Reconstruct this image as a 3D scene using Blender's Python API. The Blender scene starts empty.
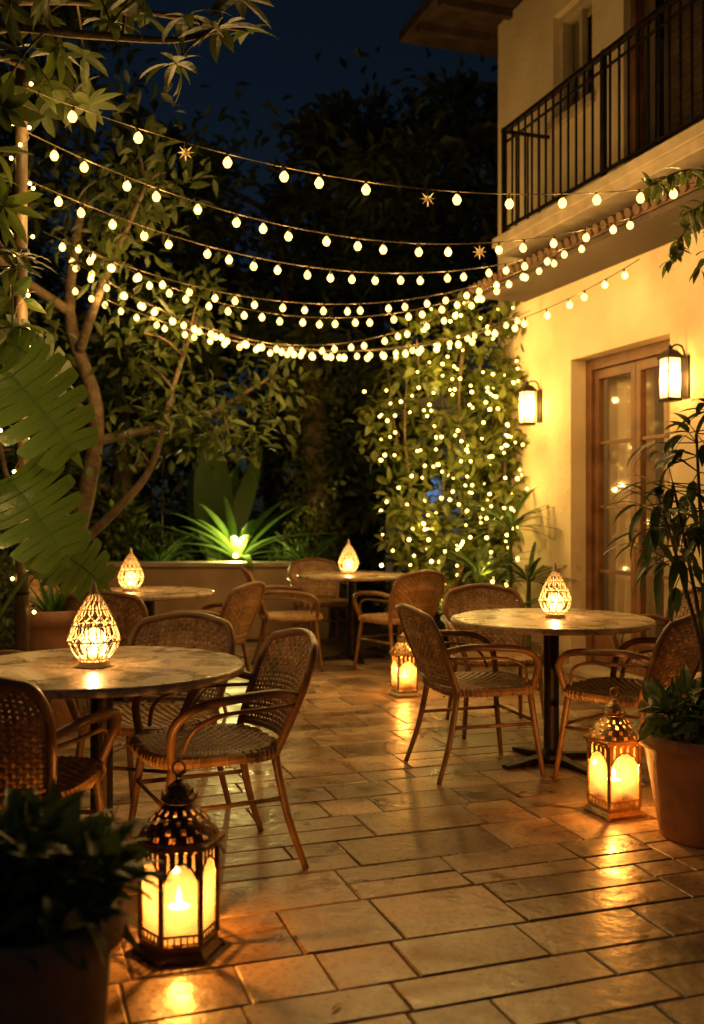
import bpy, math, random
from mathutils import Vector, Matrix, Quaternion
R = random.Random(7)
sc = bpy.context.scene
sc.view_settings.view_transform = 'Standard'
sc.view_settings.look = 'None'
sc.view_settings.exposure = 0

# ------------------------------------------------------------------ materials
def new_mat(name):
    m = bpy.data.materials.new(name); m.use_nodes = True
    nt = m.node_tree; nt.nodes.clear()
    out = nt.nodes.new('ShaderNodeOutputMaterial')
    return m, nt, out

def pmat(name, c1, c2, rough=0.6, metal=0.0, scale=8.0, bump=0.2, bscale=None, rvar=0.1, attr=False, bdist=0.01, spec=0.5, detail=8, percell=False, distort=0.0, stain=False):
    m, nt, out = new_mat(name)
    N, Lk = nt.nodes, nt.links
    p = N.new('ShaderNodeBsdfPrincipled')
    tc = N.new('ShaderNodeTexCoord')
    vec = tc.outputs['Object']
    if attr or percell:
        a = N.new('ShaderNodeAttribute'); a.attribute_name = 'Col'
    if percell:   # every slab gets its own piece of the stone pattern
        vm = N.new('ShaderNodeVectorMath'); vm.operation = 'SCALE'; vm.inputs['Scale'].default_value = 137.0
        Lk.new(a.outputs['Color'], vm.inputs[0])
        va = N.new('ShaderNodeVectorMath'); va.operation = 'ADD'
        Lk.new(vec, va.inputs[0]); Lk.new(vm.outputs[0], va.inputs[1]); vec = va.outputs[0]
    n1 = N.new('ShaderNodeTexNoise'); n1.inputs['Scale'].default_value = scale; n1.inputs['Detail'].default_value = detail
    n1.inputs['Distortion'].default_value = distort
    Lk.new(vec, n1.inputs['Vector'])
    cr = N.new('ShaderNodeValToRGB')
    cr.color_ramp.elements[0].position = 0.32; cr.color_ramp.elements[1].position = 0.68
    cr.color_ramp.elements[0].color = (*c1, 1); cr.color_ramp.elements[1].color = (*c2, 1)
    Lk.new(n1.outputs['Fac'], cr.inputs['Fac'])
    col = cr.outputs['Color']
    def mul(c, d):
        mx = N.new('ShaderNodeMix'); mx.data_type = 'RGBA'; mx.blend_type = 'MULTIPLY'; mx.inputs[0].default_value = 1
        Lk.new(c, mx.inputs[6]); Lk.new(d, mx.inputs[7]); return mx.outputs[2]
    if attr: col = mul(col, a.outputs['Color'])
    if stain:   # pits and broad weathering
        n3 = N.new('ShaderNodeTexNoise'); n3.inputs['Scale'].default_value = 55; n3.inputs['Detail'].default_value = 4
        Lk.new(vec, n3.inputs['Vector'])
        c3 = N.new('ShaderNodeValToRGB'); c3.color_ramp.elements[0].position = .30; c3.color_ramp.elements[1].position = .50
        c3.color_ramp.elements[0].color = (.5,.44,.38,1); c3.color_ramp.elements[1].color = (1,1,1,1)
        Lk.new(n3.outputs['Fac'], c3.inputs['Fac']); col = mul(col, c3.outputs['Color'])
        n4 = N.new('ShaderNodeTexNoise'); n4.inputs['Scale'].default_value = .9; n4.inputs['Detail'].default_value = 5
        Lk.new(tc.outputs['Object'], n4.inputs['Vector'])
        c4 = N.new('ShaderNodeValToRGB'); c4.color_ramp.elements[0].position = .35; c4.color_ramp.elements[1].position = .6
        c4.color_ramp.elements[0].color = (.66,.61,.56,1); c4.color_ramp.elements[1].color = (1.0,1.0,1.0,1)
        Lk.new(n4.outputs['Fac'], c4.inputs['Fac']); col = mul(col, c4.outputs['Color'])
    Lk.new(col, p.inputs['Base Color'])
    n2 = N.new('ShaderNodeTexNoise'); n2.inputs['Scale'].default_value = bscale or scale * 4; n2.inputs['Detail'].default_value = 6
    Lk.new(vec, n2.inputs['Vector'])
    mr = N.new('ShaderNodeMapRange'); mr.inputs['From Min'].default_value = .3; mr.inputs['From Max'].default_value = .7
    mr.inputs['To Min'].default_value = max(0.02, rough - rvar); mr.inputs['To Max'].default_value = min(1, rough + rvar)
    Lk.new(n1.outputs['Fac'], mr.inputs['Value']); Lk.new(mr.outputs['Result'], p.inputs['Roughness'])
    p.inputs['Metallic'].default_value = metal
    p.inputs['Specular IOR Level'].default_value = spec
    b = N.new('ShaderNodeBump'); b.inputs['Strength'].default_value = bump; b.inputs['Distance'].default_value = bdist
    Lk.new(n2.outputs['Fac'], b.inputs['Height']); Lk.new(b.outputs['Normal'], p.inputs['Normal'])
    Lk.new(p.outputs[0], out.inputs[0])
    return m

def leaf_mat(name, c1, c2, transl=0.3, rough=0.45):
    m, nt, out = new_mat(name)
    N, Lk = nt.nodes, nt.links
    a = N.new('ShaderNodeAttribute'); a.attribute_name = 'Col'
    cr = N.new('ShaderNodeValToRGB')
    cr.color_ramp.elements[0].color = (*c1, 1); cr.color_ramp.elements[1].color = (*c2, 1)
    Lk.new(a.outputs['Fac'], cr.inputs['Fac'])
    p = N.new('ShaderNodeBsdfPrincipled'); p.inputs['Roughness'].default_value = rough
    Lk.new(cr.outputs['Color'], p.inputs['Base Color'])
    t = N.new('ShaderNodeBsdfTranslucent'); Lk.new(cr.outputs['Color'], t.inputs['Color'])
    tc = N.new('ShaderNodeTexCoord'); n = N.new('ShaderNodeTexNoise'); n.inputs['Scale'].default_value = 30
    Lk.new(tc.outputs['Object'], n.inputs['Vector'])
    b = N.new('ShaderNodeBump'); b.inputs['Strength'].default_value = 0.3; b.inputs['Distance'].default_value = 0.01
    Lk.new(n.outputs['Fac'], b.inputs['Height']); Lk.new(b.outputs['Normal'], p.inputs['Normal'])
    mx = N.new('ShaderNodeMixShader'); mx.inputs[0].default_value = transl
    Lk.new(p.outputs[0], mx.inputs[1]); Lk.new(t.outputs[0], mx.inputs[2]); Lk.new(mx.outputs[0], out.inputs[0])
    return m

def glow_mat(name, col, strength):
    m, nt, out = new_mat(name)
    N, Lk = nt.nodes, nt.links
    e = N.new('ShaderNodeEmission'); e.inputs[0].default_value = (*col, 1); e.inputs[1].default_value = strength
    t = N.new('ShaderNodeBsdfTransparent')
    ad = N.new('ShaderNodeAddShader')
    Lk.new(e.outputs[0], ad.inputs[0]); Lk.new(t.outputs[0], ad.inputs[1]); Lk.new(ad.outputs[0], out.inputs[0])
    try: m.cycles.emission_sampling = 'NONE'
    except Exception: pass
    return m

def glass_mat(name, tint, frost):
    m, nt, out = new_mat(name)
    N, Lk = nt.nodes, nt.links
    t = N.new('ShaderNodeBsdfTransparent'); t.inputs[0].default_value = (*tint, 1)
    l = N.new('ShaderNodeBsdfTranslucent'); l.inputs[0].default_value = (*tint, 1)
    g = N.new('ShaderNodeBsdfGlossy'); g.inputs['Roughness'].default_value = 0.08
    tc = N.new('ShaderNodeTexCoord'); n = N.new('ShaderNodeTexNoise'); n.inputs['Scale'].default_value = 14
    Lk.new(tc.outputs['Object'], n.inputs['Vector'])
    mr = N.new('ShaderNodeMapRange'); mr.inputs['To Min'].default_value = max(0, frost*.7); mr.inputs['To Max'].default_value = frost*1.3
    Lk.new(n.outputs['Fac'], mr.inputs['Value'])
    m1 = N.new('ShaderNodeMixShader'); Lk.new(mr.outputs[0], m1.inputs[0]); Lk.new(t.outputs[0], m1.inputs[1]); Lk.new(l.outputs[0], m1.inputs[2])
    m2 = N.new('ShaderNodeMixShader'); m2.inputs[0].default_value = 0.06
    Lk.new(m1.outputs[0], m2.inputs[1]); Lk.new(g.outputs[0], m2.inputs[2]); Lk.new(m2.outputs[0], out.inputs[0])
    return m

M = {}
M['tile'] = pmat('stone_tile', (.23, .145, .082), (.45, .325, .205), .37, 0, 3.6, .6, 18, .15, True, .009, .5, 10, True, .9, True)
M['grout'] = pmat('grout', (.07, .048, .028), (.13, .09, .056), .85, 0, 12, .3)
M['soil'] = pmat('soil', (.015, .012, .008), (.04, .03, .018), .95, 0, 3, .8)
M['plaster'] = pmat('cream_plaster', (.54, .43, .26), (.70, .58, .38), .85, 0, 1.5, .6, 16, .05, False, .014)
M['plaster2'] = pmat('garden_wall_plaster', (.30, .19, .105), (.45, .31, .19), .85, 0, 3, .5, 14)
M['trim'] = pmat('painted_trim', (.30, .235, .15), (.46, .37, .25), .7, 0, 6, .2)
M['iron'] = pmat('black_iron', (.012, .010, .008), (.03, .022, .016), .45, .7, 20, .3)
M['bronze'] = pmat('aged_bronze', (.05, .03, .015), (.17, .10, .05), .42, .8, 25, .5, 60)
M['brass'] = pmat('brass', (.38, .25, .11), (.62, .44, .22), .38, .8, 25, .4, 60)
M['ivory'] = pmat('ivory_enamel_metal', (.62, .48, .30), (.78, .64, .44), .45, .1, 25, .3)
M['rattan'] = pmat('rattan', (.24, .13, .055), (.46, .27, .125), .45, 0, 18, .4, 90, .1, True, .003)
M['frame'] = pmat('bent_wood', (.12, .058, .024), (.25, .13, .055), .40, 0, 12, .25, 60, .08, False, .003)
M['top'] = pmat('stone_tabletop', (.34, .25, .16), (.64, .53, .38), .30, 0, 5, .2, 40, .12, False, .002, .5, 12, False, 1.6, True)
M['wood'] = pmat('door_wood', (.10, .042, .016), (.21, .095, .036), .5, 0, 6, .3, 40)
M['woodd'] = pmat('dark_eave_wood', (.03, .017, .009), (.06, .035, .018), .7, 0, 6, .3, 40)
M['bark'] = pmat('bark', (.08, .052, .03), (.19, .135, .075), .85, 0, 10, .8, 30, .05, False, .02)
M['bamboo'] = pmat('wood_pole', (.05, .03, .015), (.12, .075, .035), .6, 0, 8, .5, 30)
M['terra'] = pmat('terracotta', (.25, .12, .065), (.42, .23, .13), .75, 0, 6, .45, 30, .1, False, .012)
M['terrad'] = pmat('weathered_terracotta', (.18, .10, .06), (.36, .21, .13), .8, 0, 6, .4, 30)
M['rooft'] = pmat('roof_tile', (.06, .03, .016), (.14, .075, .04), .85, 0, 5, .4)
M['wax'] = pmat('candle_wax', (.75, .6, .4), (.85, .7, .5), .6, 0, 6, .1)
M['cable'] = pmat('cable', (.07, .055, .025), (.12, .09, .04), .7, 0, 10, .1)
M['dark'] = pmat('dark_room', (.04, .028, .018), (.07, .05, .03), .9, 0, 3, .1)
M['curtain'] = pmat('linen_curtain', (.50, .39, .26), (.66, .54, .38), .9, 0, 3, .2, 120)
M['bluewall'] = pmat('pale_wall', (.5, .5, .5), (.6, .6, .6), .9, 0, 3, .2)
M['bulb'] = glow_mat('bulb_glass', (1, .60, .14), 2.2)
M['fairy'] = glow_mat('fairy_bulb', (1, .62, .12), 7)
M['flame'] = glow_mat('flame', (1, .62, .2), 9)
M['blue'] = glow_mat('blue_lamp', (.08, .3, 1), 2)
M['globe'] = glow_mat('candle_glass', (1, .56, .16), 2.0)
M['glassA'] = glass_mat('amber_glass', (1, .76, .42), .12)
M['glassF'] = glass_mat('frosted_glass', (1, .88, .66), .5)
M['glassC'] = glass_mat('window_glass', (.95, .95, .9), .03)
M['lf_big'] = leaf_mat('monstera_leaf', (.05, .095, .016), (.11, .17, .03), .38, .3)
M['lf_warm'] = leaf_mat('canopy_leaf', (.030, .052, .010), (.11, .14, .026), .42)
M['lf_vine'] = leaf_mat('vine_leaf', (.05, .08, .010), (.18, .20, .03), .42)
M['lf_dark'] = leaf_mat('dark_leaf', (.03, .05, .012), (.09, .12, .03), .3)
M['lf_agave'] = leaf_mat('strap_leaf', (.05, .11, .02), (.12, .22, .04), .4)
M['lf_pot'] = leaf_mat('potted_leaf', (.035, .07, .016), (.10, .16, .035), .28, .38)

# ------------------------------------------------------------------ mesh builder
def catmull(P, k=5, closed=False):
    P = [Vector(p) for p in P]; n = len(P)
    if n < 3: return P
    out = []
    rng = n if closed else n - 1
    for i in range(rng):
        if closed: a, b, c, d = P[i-1], P[i], P[(i+1) % n], P[(i+2) % n]
        else: a, b, c, d = P[max(i-1, 0)], P[i], P[i+1], P[min(i+2, n-1)]
        for j in range(k):
            t = j / k
            out.append(0.5*((2*b) + (c-a)*t + (2*a-5*b+4*c-d)*t*t + (-a+3*b-3*c+d)*t**3))
    if not closed: out.append(P[-1])
    return out

class MB:
    def __init__(s): s.V = []; s.F = []; s.C = []
    def add(s, vs, fs, c=1.0):
        o = len(s.V)
        s.V += [tuple(v) for v in vs]; s.F += [tuple(i+o for i in f) for f in fs]
        s.C += [c]*len(vs)
    def box(s, x0, x1, y0, y1, z0, z1, c=1.0):
        s.add([(x0,y0,z0),(x1,y0,z0),(x1,y1,z0),(x0,y1,z0),(x0,y0,z1),(x1,y0,z1),(x1,y1,z1),(x0,y1,z1)],
              [(0,3,2,1),(4,5,6,7),(0,1,5,4),(1,2,6,5),(2,3,7,6),(3,0,4,7)], c)
    def tube(s, pts, r, n=8, closed=False, c=1.0):
        pts = [Vector(p) for p in pts]; m = len(pts)
        if not isinstance(r, (list, tuple)): r = [r]*m
        elif len(r) != m:
            rr = r; r = []
            for i in range(m):
                t = i/(m-1)*(len(rr)-1); k = min(int(t), len(rr)-2); r.append(rr[k]+(rr[k+1]-rr[k])*(t-k))
        T = []
        for i in range(m):
            if closed: d = pts[(i+1) % m]-pts[i-1]
            else: d = pts[min(i+1, m-1)]-pts[max(i-1, 0)]
            T.append(d.normalized() if d.length > 1e-9 else Vector((0,0,1)))
        up = Vector((0,0,1)) if abs(T[0].z) < .9 else Vector((1,0,0))
        nv = T[0].cross(up).normalized()
        vs = []; fs = []
        for i in range(m):
            nv = (nv - T[i]*nv.dot(T[i]))
            nv = nv.normalized() if nv.length > 1e-6 else T[i].orthogonal().normalized()
            b = T[i].cross(nv)
            for j in range(n):
                a = 2*math.pi*j/n
                vs.append(pts[i] + (nv*math.cos(a)+b*math.sin(a))*r[i])
        for i in range(m if closed else m-1):
            i2 = (i+1) % m
            for j in range(n):
                j2 = (j+1) % n
                fs.append((i*n+j, i*n+j2, i2*n+j2, i2*n+j))
        if not closed:
            fs.append(tuple(range(n-1, -1, -1))); fs.append(tuple((m-1)*n+j for j in range(n)))
        s.add(vs, fs, c)
    def lathe(s, prof, n=24, c0=(0,0,0), rot=0.0, skip=None, caps=True, c=1.0):
        vs = []; fs = []
        for (r, z) in prof:
            for j in range(n):
                a = rot+2*math.pi*j/n
                vs.append((c0[0]+r*math.cos(a), c0[1]+r*math.sin(a), c0[2]+z))
        for i in range(len(prof)-1):
            for j in range(n):
                if skip and skip(i, j): continue
                j2 = (j+1) % n
                fs.append((i*n+j, i*n+j2, (i+1)*n+j2, (i+1)*n+j))
        if caps:
            fs.append(tuple(range(n-1, -1, -1))); k = (len(prof)-1)*n; fs.append(tuple(k+j for j in range(n)))
        s.add(vs, fs, c)
    def ball(s, p, r, n=8, m=5, sz=1.0):
        prof = [(max(1e-4, r*math.sin(math.pi*i/m)), -r*sz*math.cos(math.pi*i/m)) for i in range(m+1)]
        s.lathe(prof, n, p, caps=False)
    def leaf(s, p, d, up, L, W, bend=0.2, c=None, k=2, fold=0.25):
        d = Vector(d).normalized(); up = Vector(up)
        side = d.cross(up)
        side = side.normalized() if side.length > 1e-4 else d.orthogonal().normalized()
        up = side.cross(d).normalized()
        p = Vector(p)
        if c is None: c = R.random()
        if k <= 1:
            mid = p + d*L*.45 - up*bend*L*.15
            tip = p + d*L - up*bend*L
            s.add([p, mid+side*W/2+up*W*fold, tip, mid-side*W/2+up*W*fold], [(0,1,2),(0,2,3)], c); return
        vs = [p]; fs = []
        for i in range(1, k+1):
            t = i/(k+1)
            ctr = p + d*L*t - up*bend*L*t*t
            w = W/2*math.sin(math.pi*(t**.8))**.8
            vs += [ctr+side*w+up*w*fold, ctr, ctr-side*w+up*w*fold]
        vs.append(p+d*L*(1-.1*abs(bend))-up*bend*L)
        fs += [(0,1,2),(0,2,3)]
        for i in range(k-1):
            a = 1+3*i
            fs += [(a,a+3,a+4,a+1),(a+1,a+4,a+5,a+2)]
        a = 1+3*(k-1); e = len(vs)-1
        fs += [(a,e,a+1),(a+1,e,a+2)]
        s.add(vs, fs, c)
    def obj(s, name, mat, parent=None, smooth=False, bevel=0, loc=None):
        me = bpy.data.meshes.new(name); me.from_pydata(s.V, [], s.F)
        a = me.color_attributes.new('Col', 'FLOAT_COLOR', 'POINT')
        buf = []
        for c in s.C: buf += [c, c, c, 1.0]
        a.data.foreach_set('color', buf)
        if smooth: me.polygons.foreach_set('use_smooth', [True]*len(me.polygons))
        me.materials.append(mat); me.update()
        return mkobj(name, me, parent, bevel, loc)

def mkobj(name, me, parent=None, bevel=0, loc=None):
    o = bpy.data.objects.new(name, me); sc.collection.objects.link(o)
    if parent: o.parent = parent
    if loc: o.location = loc
    if bevel:
        b = o.modifiers.new('bevel', 'BEVEL'); b.width = bevel; b.segments = 2; b.limit_method = 'ANGLE'
    return o
def empty(name, loc=(0,0,0), rz=0.0, scale=1.0):
    e = bpy.data.objects.new(name, None); sc.collection.objects.link(e)
    e.location = loc; e.rotation_euler = (0,0,rz); e.scale = (scale,)*3; e.empty_display_size = .1
    return e
LD = {}
def plight(name, parent, loc, power, r=.02, col=(1,.56,.2)):
    key = (power, r, col)
    if key not in LD:
        l = bpy.data.lights.new(name, 'POINT'); l.energy = power; l.shadow_soft_size = r; l.color = col; LD[key] = l
    o = bpy.data.objects.new(name, LD[key]); sc.collection.objects.link(o); o.location = loc
    if parent: o.parent = parent
    return o
def rdir(zb=0.0):
    while True:
        v = Vector((R.uniform(-1,1), R.uniform(-1,1), R.uniform(-1,1)))
        if .05 < v.length < 1: break
    v.normalize(); v.z += zb
    return v.normalized()

TH = math.atan(.34); CT, ST = math.cos(TH), math.sin(TH)
def HW(x, s, z=0.0):   # house-frame -> world
    return Vector((4.6 + x*CT - s*ST, x*ST + s*CT, z))

# ------------------------------------------------------------------ ground and patio
g = MB(); g.add([(-300,-300,-.03),(300,-300,-.03),(300,400,-.03),(-300,400,-.03)], [(0,1,2,3)]); g.obj('ground', M['soil'])
g = MB(); g.add([HW(-9,-3,-.006), HW(.0,-3,-.006), HW(.0,10.2,-.006), HW(-3,11.2,-.006), HW(-9,11.2,-.006)], [(0,1,2,3,4)])
patio = empty('patio'); g.obj('grout_bed', M['grout'], patio)
t = MB()
R2 = random.Random(21)
def slab(x0, x1, s0, s1):
    c = HW((x0+x1)/2, (s0+s1)/2)
    if c.y > 10.45 or (c.x > .35 and c.y > 9.0) or x1-x0 < .05: return
    gp = .0032; b = .005
    tl = [R2.uniform(-.0018,.0018) for _ in range(4)]
    X0,X1,S0,S1 = x0+gp, x1-gp, s0+gp, s1-gp
    j_ = [R2.uniform(-.003,.003) for _ in range(4)]
    vs = [HW(X0,S0,-.02),HW(X1,S0,-.02),HW(X1,S1,-.02),HW(X0,S1,-.02),
          HW(X0,S0,-.0035),HW(X1,S0,-.0035),HW(X1,S1,-.0035),HW(X0,S1,-.0035),
          HW(X0+b+j_[0],S0+b,tl[0]),HW(X1-b,S0+b+j_[1],tl[1]),HW(X1-b+j_[2],S1-b,tl[2]),HW(X0+b,S1-b+j_[3],tl[3])]
    fs = [(8,9,10,11)]
    for k in range(4):
        k2 = (k+1) % 4
        fs += [(k,k2,4+k2,4+k),(4+k,4+k2,8+k2,8+k)]
    t.add(vs, fs, R2.choice([.58,.70,.82,.92,1.0,1.1,1.2])+R2.uniform(-.04,.04))
s0 = -1.0
while s0 < 11.2:
    h = R2.choice([.17,.24,.30,.34]); x0 = -9 + R2.uniform(-.4,0)
    while x0 < -.02:
        w = R2.choice([.24,.32,.42,.5,.62]); x1 = min(x0+w, -.01)
        if h > .25 and R2.random() < .5:
            f = R2.choice([.4,.5,.6])*h
            slab(x0,x1,s0,s0+f)
            if R2.random() < .4 and w > .4:
                xm = x0+(x1-x0)*R2.choice([.35,.65]); slab(x0,xm,s0+f,s0+h); slab(xm,x1,s0+f,s0+h)
            else: slab(x0,x1,s0+f,s0+h)
        else: slab(x0,x1,s0,s0+h)
        x0 += w
    s0 += h
t.obj('stone_paving', M['tile'], patio)

# ------------------------------------------------------------------ rattan armchair meshes
def chair_meshes():
    fr = MB(); wv = MB(); st = MB()
    for sx in (-1, 1):
        fr.tube(catmull([(sx*.205,.19,.43),(sx*.225,.215,.22),(sx*.245,.245,0)], 4), [.017,.015,.012], 8)
        fr.tube(catmull([(sx*.20,-.19,.43),(sx*.215,-.235,.2),(sx*.235,-.30,0)], 4), [.017,.015,.012], 8)
        fr.tube([(sx*.222,.21,.26),(sx*.214,-.225,.26)], .009, 6)
        fr.tube(catmull([(sx*.235,-.262,.63),(sx*.285,-.16,.655),(sx*.305,.0,.65),(sx*.300,.13,.63),(sx*.275,.20,.57),(sx*.235,.205,.48),(sx*.212,.195,.42)], 5), .0165, 8)
        fr.tube(catmull([(sx*.245,-.255,.60),(sx*.275,-.12,.60),(sx*.285,.03,.595),(sx*.270,.13,.55),(sx*.235,.16,.47)], 4), .008, 6)
    fr.tube([(-.22,.213,.27),(.22,.213,.27)], .008, 6)
    rim = []
    for i in range(32):
        a = 2*math.pi*i/32; ca, sa = math.cos(a), math.sin(a)
        e = .55
        rim.append(Vector((.245*math.copysign(abs(ca)**e, ca), .01+.235*math.copysign(abs(sa)**e, sa), .43)))
    wv.tube(rim, .021, 8, closed=True, c=.75)
    for i in range(64):     # binding wraps on the seat edge
        a = 2*math.pi*i/64; ca, sa = math.cos(a), math.sin(a)
        p = Vector((.245*math.copysign(abs(ca)**.55, ca), .01+.235*math.copysign(abs(sa)**.55, sa), .43))
        nrm = Vector((ca, sa, 0)).normalized()
        wv.tube([p+(nrm*math.cos(q)+Vector((0,0,1))*math.sin(q))*.0225 for q in [2*math.pi*j/8 for j in range(8)]], .0035, 4, closed=True, c=R.uniform(.8,1.2))
    def seat(u, v):
        x = u*.235; y = .01+v*.225
        z = .447 - .014*(1-u*u)*(1-v*v)
        x *= (1-.10*v**6); y *= (1-.10*u**6)
        return Vector((x, y, z))
    def back(u, v):
        w = .215+.035*math.sin(min(v*1.2, 1)*math.pi/2)
        w *= (1-.10*max(0, v-.75)/.25)
        x = u*w
        y = -.215 - .13*v - .055*(1-u*u) + .01
        z = .455 + v*(.375-.045*u*u)
        return Vector((x, y, z))
    def weave(fn, nu, nv, amp, wid):
        for ax in (0, 1):
            na, nb = (nu, nv) if ax == 0 else (nv, nu)
            for i in range(na):
                a = -1+2*(i+.5)/na
                vs = []; fs = []
                for j in range(nb*2+1):
                    b = -1+2*j/(nb*2)
                    def P(aa, bb):
                        return fn(aa, bb) if ax == 0 else fn(bb, aa)
                    hw = wid/na
                    p1, p2 = P(a-hw, b), P(a+hw, b)
                    tu = (P(a+.01, b)-P(a-.01, b)); tv = (P(a, min(1,b+.01))-P(a, max(-1,b-.01)))
                    nn = tu.cross(tv).normalized()
                    if ax == 1: nn = -nn
                    off = amp*math.sin(math.pi*j/2 + (math.pi if i % 2 else 0))*(1 if ax == 0 else -1)
                    vs += [p1+nn*off, p2+nn*off]
                for j in range(nb*2):
                    fs.append((2*j,2*j+1,2*j+3,2*j+2))
                wv.add(vs, fs, R.uniform(.6,1.3))
    weave(seat, 22, 20, .0032, .80)
    weave(lambda u,v: back(u, (v+1)/2), 24, 20, .0032, .70)
    vs = []; fs = []; n = 8
    for i in range(n+1):
        for j in range(n+1):
            p = seat(-1+2*i/n, -1+2*j/n); p.z -= .010; vs.append(p)
    for i in range(n):
        for j in range(n): a = i*(n+1)+j; fs.append((a,a+1,a+n+2,a+n+1))
    st.add(vs, fs, .35)
    loop = [back(-1,-.08)] + [back(-1,t/6) for t in range(6)] + [back(u, 1.0)for u in (-.94,-.7,-.35,0,.35,.7,.94)] + [back(1,t/6) for t in range(5,-1,-1)] + [back(1,-.08)]
    fr.tube(catmull(loop, 3), .0165, 8)
    fr.tube(catmull([back(u, .04) for u in (-1,-.5,0,.5,1)], 3), .010, 6)
    res = []
    for mb, nm, mt in ((fr,'bentwood_frame','frame'),(wv,'woven_cane','rattan'),(st,'seat_pad','rattan')):
        o = mb.obj(nm, M[mt], None, smooth=(nm == 'bentwood_frame')); res.append((nm, o.data)); bpy.data.objects.remove(o)
    return res
CH = chair_meshes()
def chair(x, y, fx, fy):
    e = empty('rattan_armchair', (x, y, 0), math.atan2(-fx, fy))
    for nm, me in CH: mkobj(nm, me, e)

# ------------------------------------------------------------------ tables
def table(x, y, r, rz=0.3):
    e = empty('round_cafe_table', (x, y, 0), rz)
    a = MB(); a.lathe([(r-.012,.72),(r-.002,.724),(r,.732),(r,.744),(r-.004,.750),(r-.012,.752)], 64); a.obj('stone_top', M['top'], e, True)
    o = e.children[0]; o.data.polygons.foreach_set('use_smooth', [len(p.vertices) == 4 for p in o.data.polygons])
    b = MB()
    b.lathe([(.17,.705),(.17,.72)], 20); b.lathe([(.04,.03),(.04,.705)], 16)
    b.lathe([(.07,.028),(.07,.05),(.045,.075)], 16)
    for k in range(4):
        a0 = k*math.pi/2
        d = Vector((math.cos(a0), math.sin(a0), 0)); sd = Vector((-d.y, d.x, 0))
        L = min(.30, r*.62)
        vs = [d*.03+sd*.03, d*L+sd*.022, d*L-sd*.022, d*.03-sd*.03]
        vv = [v+Vector((0,0,.004)) for v in vs] + [vs[0]+Vector((0,0,.05)), vs[1]+Vector((0,0,.02)), vs[2]+Vector((0,0,.02)), vs[3]+Vector((0,0,.05))]
        b.add(vv, [(0,3,2,1),(4,5,6,7),(0,1,5,4),(1,2,6,5),(2,3,7,6),(3,0,4,7)])
    b.obj('pedestal', M['iron'], e)

T1 = (-.90,3.60); T2 = (1.035,5.2); T3 = (0.0,8.85); T4 = (-1.41,6.95)
table(*T1, .51); table(*T2, .52, .5); table(*T3, .49); table(*T4, .45)
chair(-1.10, 3.24, .10, 1)           # front left, back to camera
chair(-.85, 4.22, -.25, -.95)        # behind left table
chair(-.54, 3.74, -.88, -.42)        # right of left table
chair(-1.62, 4.25, .8, -.6)
chair(.635, 5.08, .95, .28)          # left of right table
chair(.86, 6.0, .1, -1)
chair(1.33, 4.86, -.65, .65)
chair(1.88, 5.85, -.8, -.6)
chair(-.52, 8.35, .95, .15)
chair(-.30, 9.65, .25, -.95)
chair(.36, 8.20, -.55, .8)
chair(.60, 9.0, -1, -.1)
chair(-1.00, 6.75, -.9, .35)
chair(-1.42, 6.25, .15, 1)
chair(-1.95, 7.2, 1, -.2)

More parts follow.
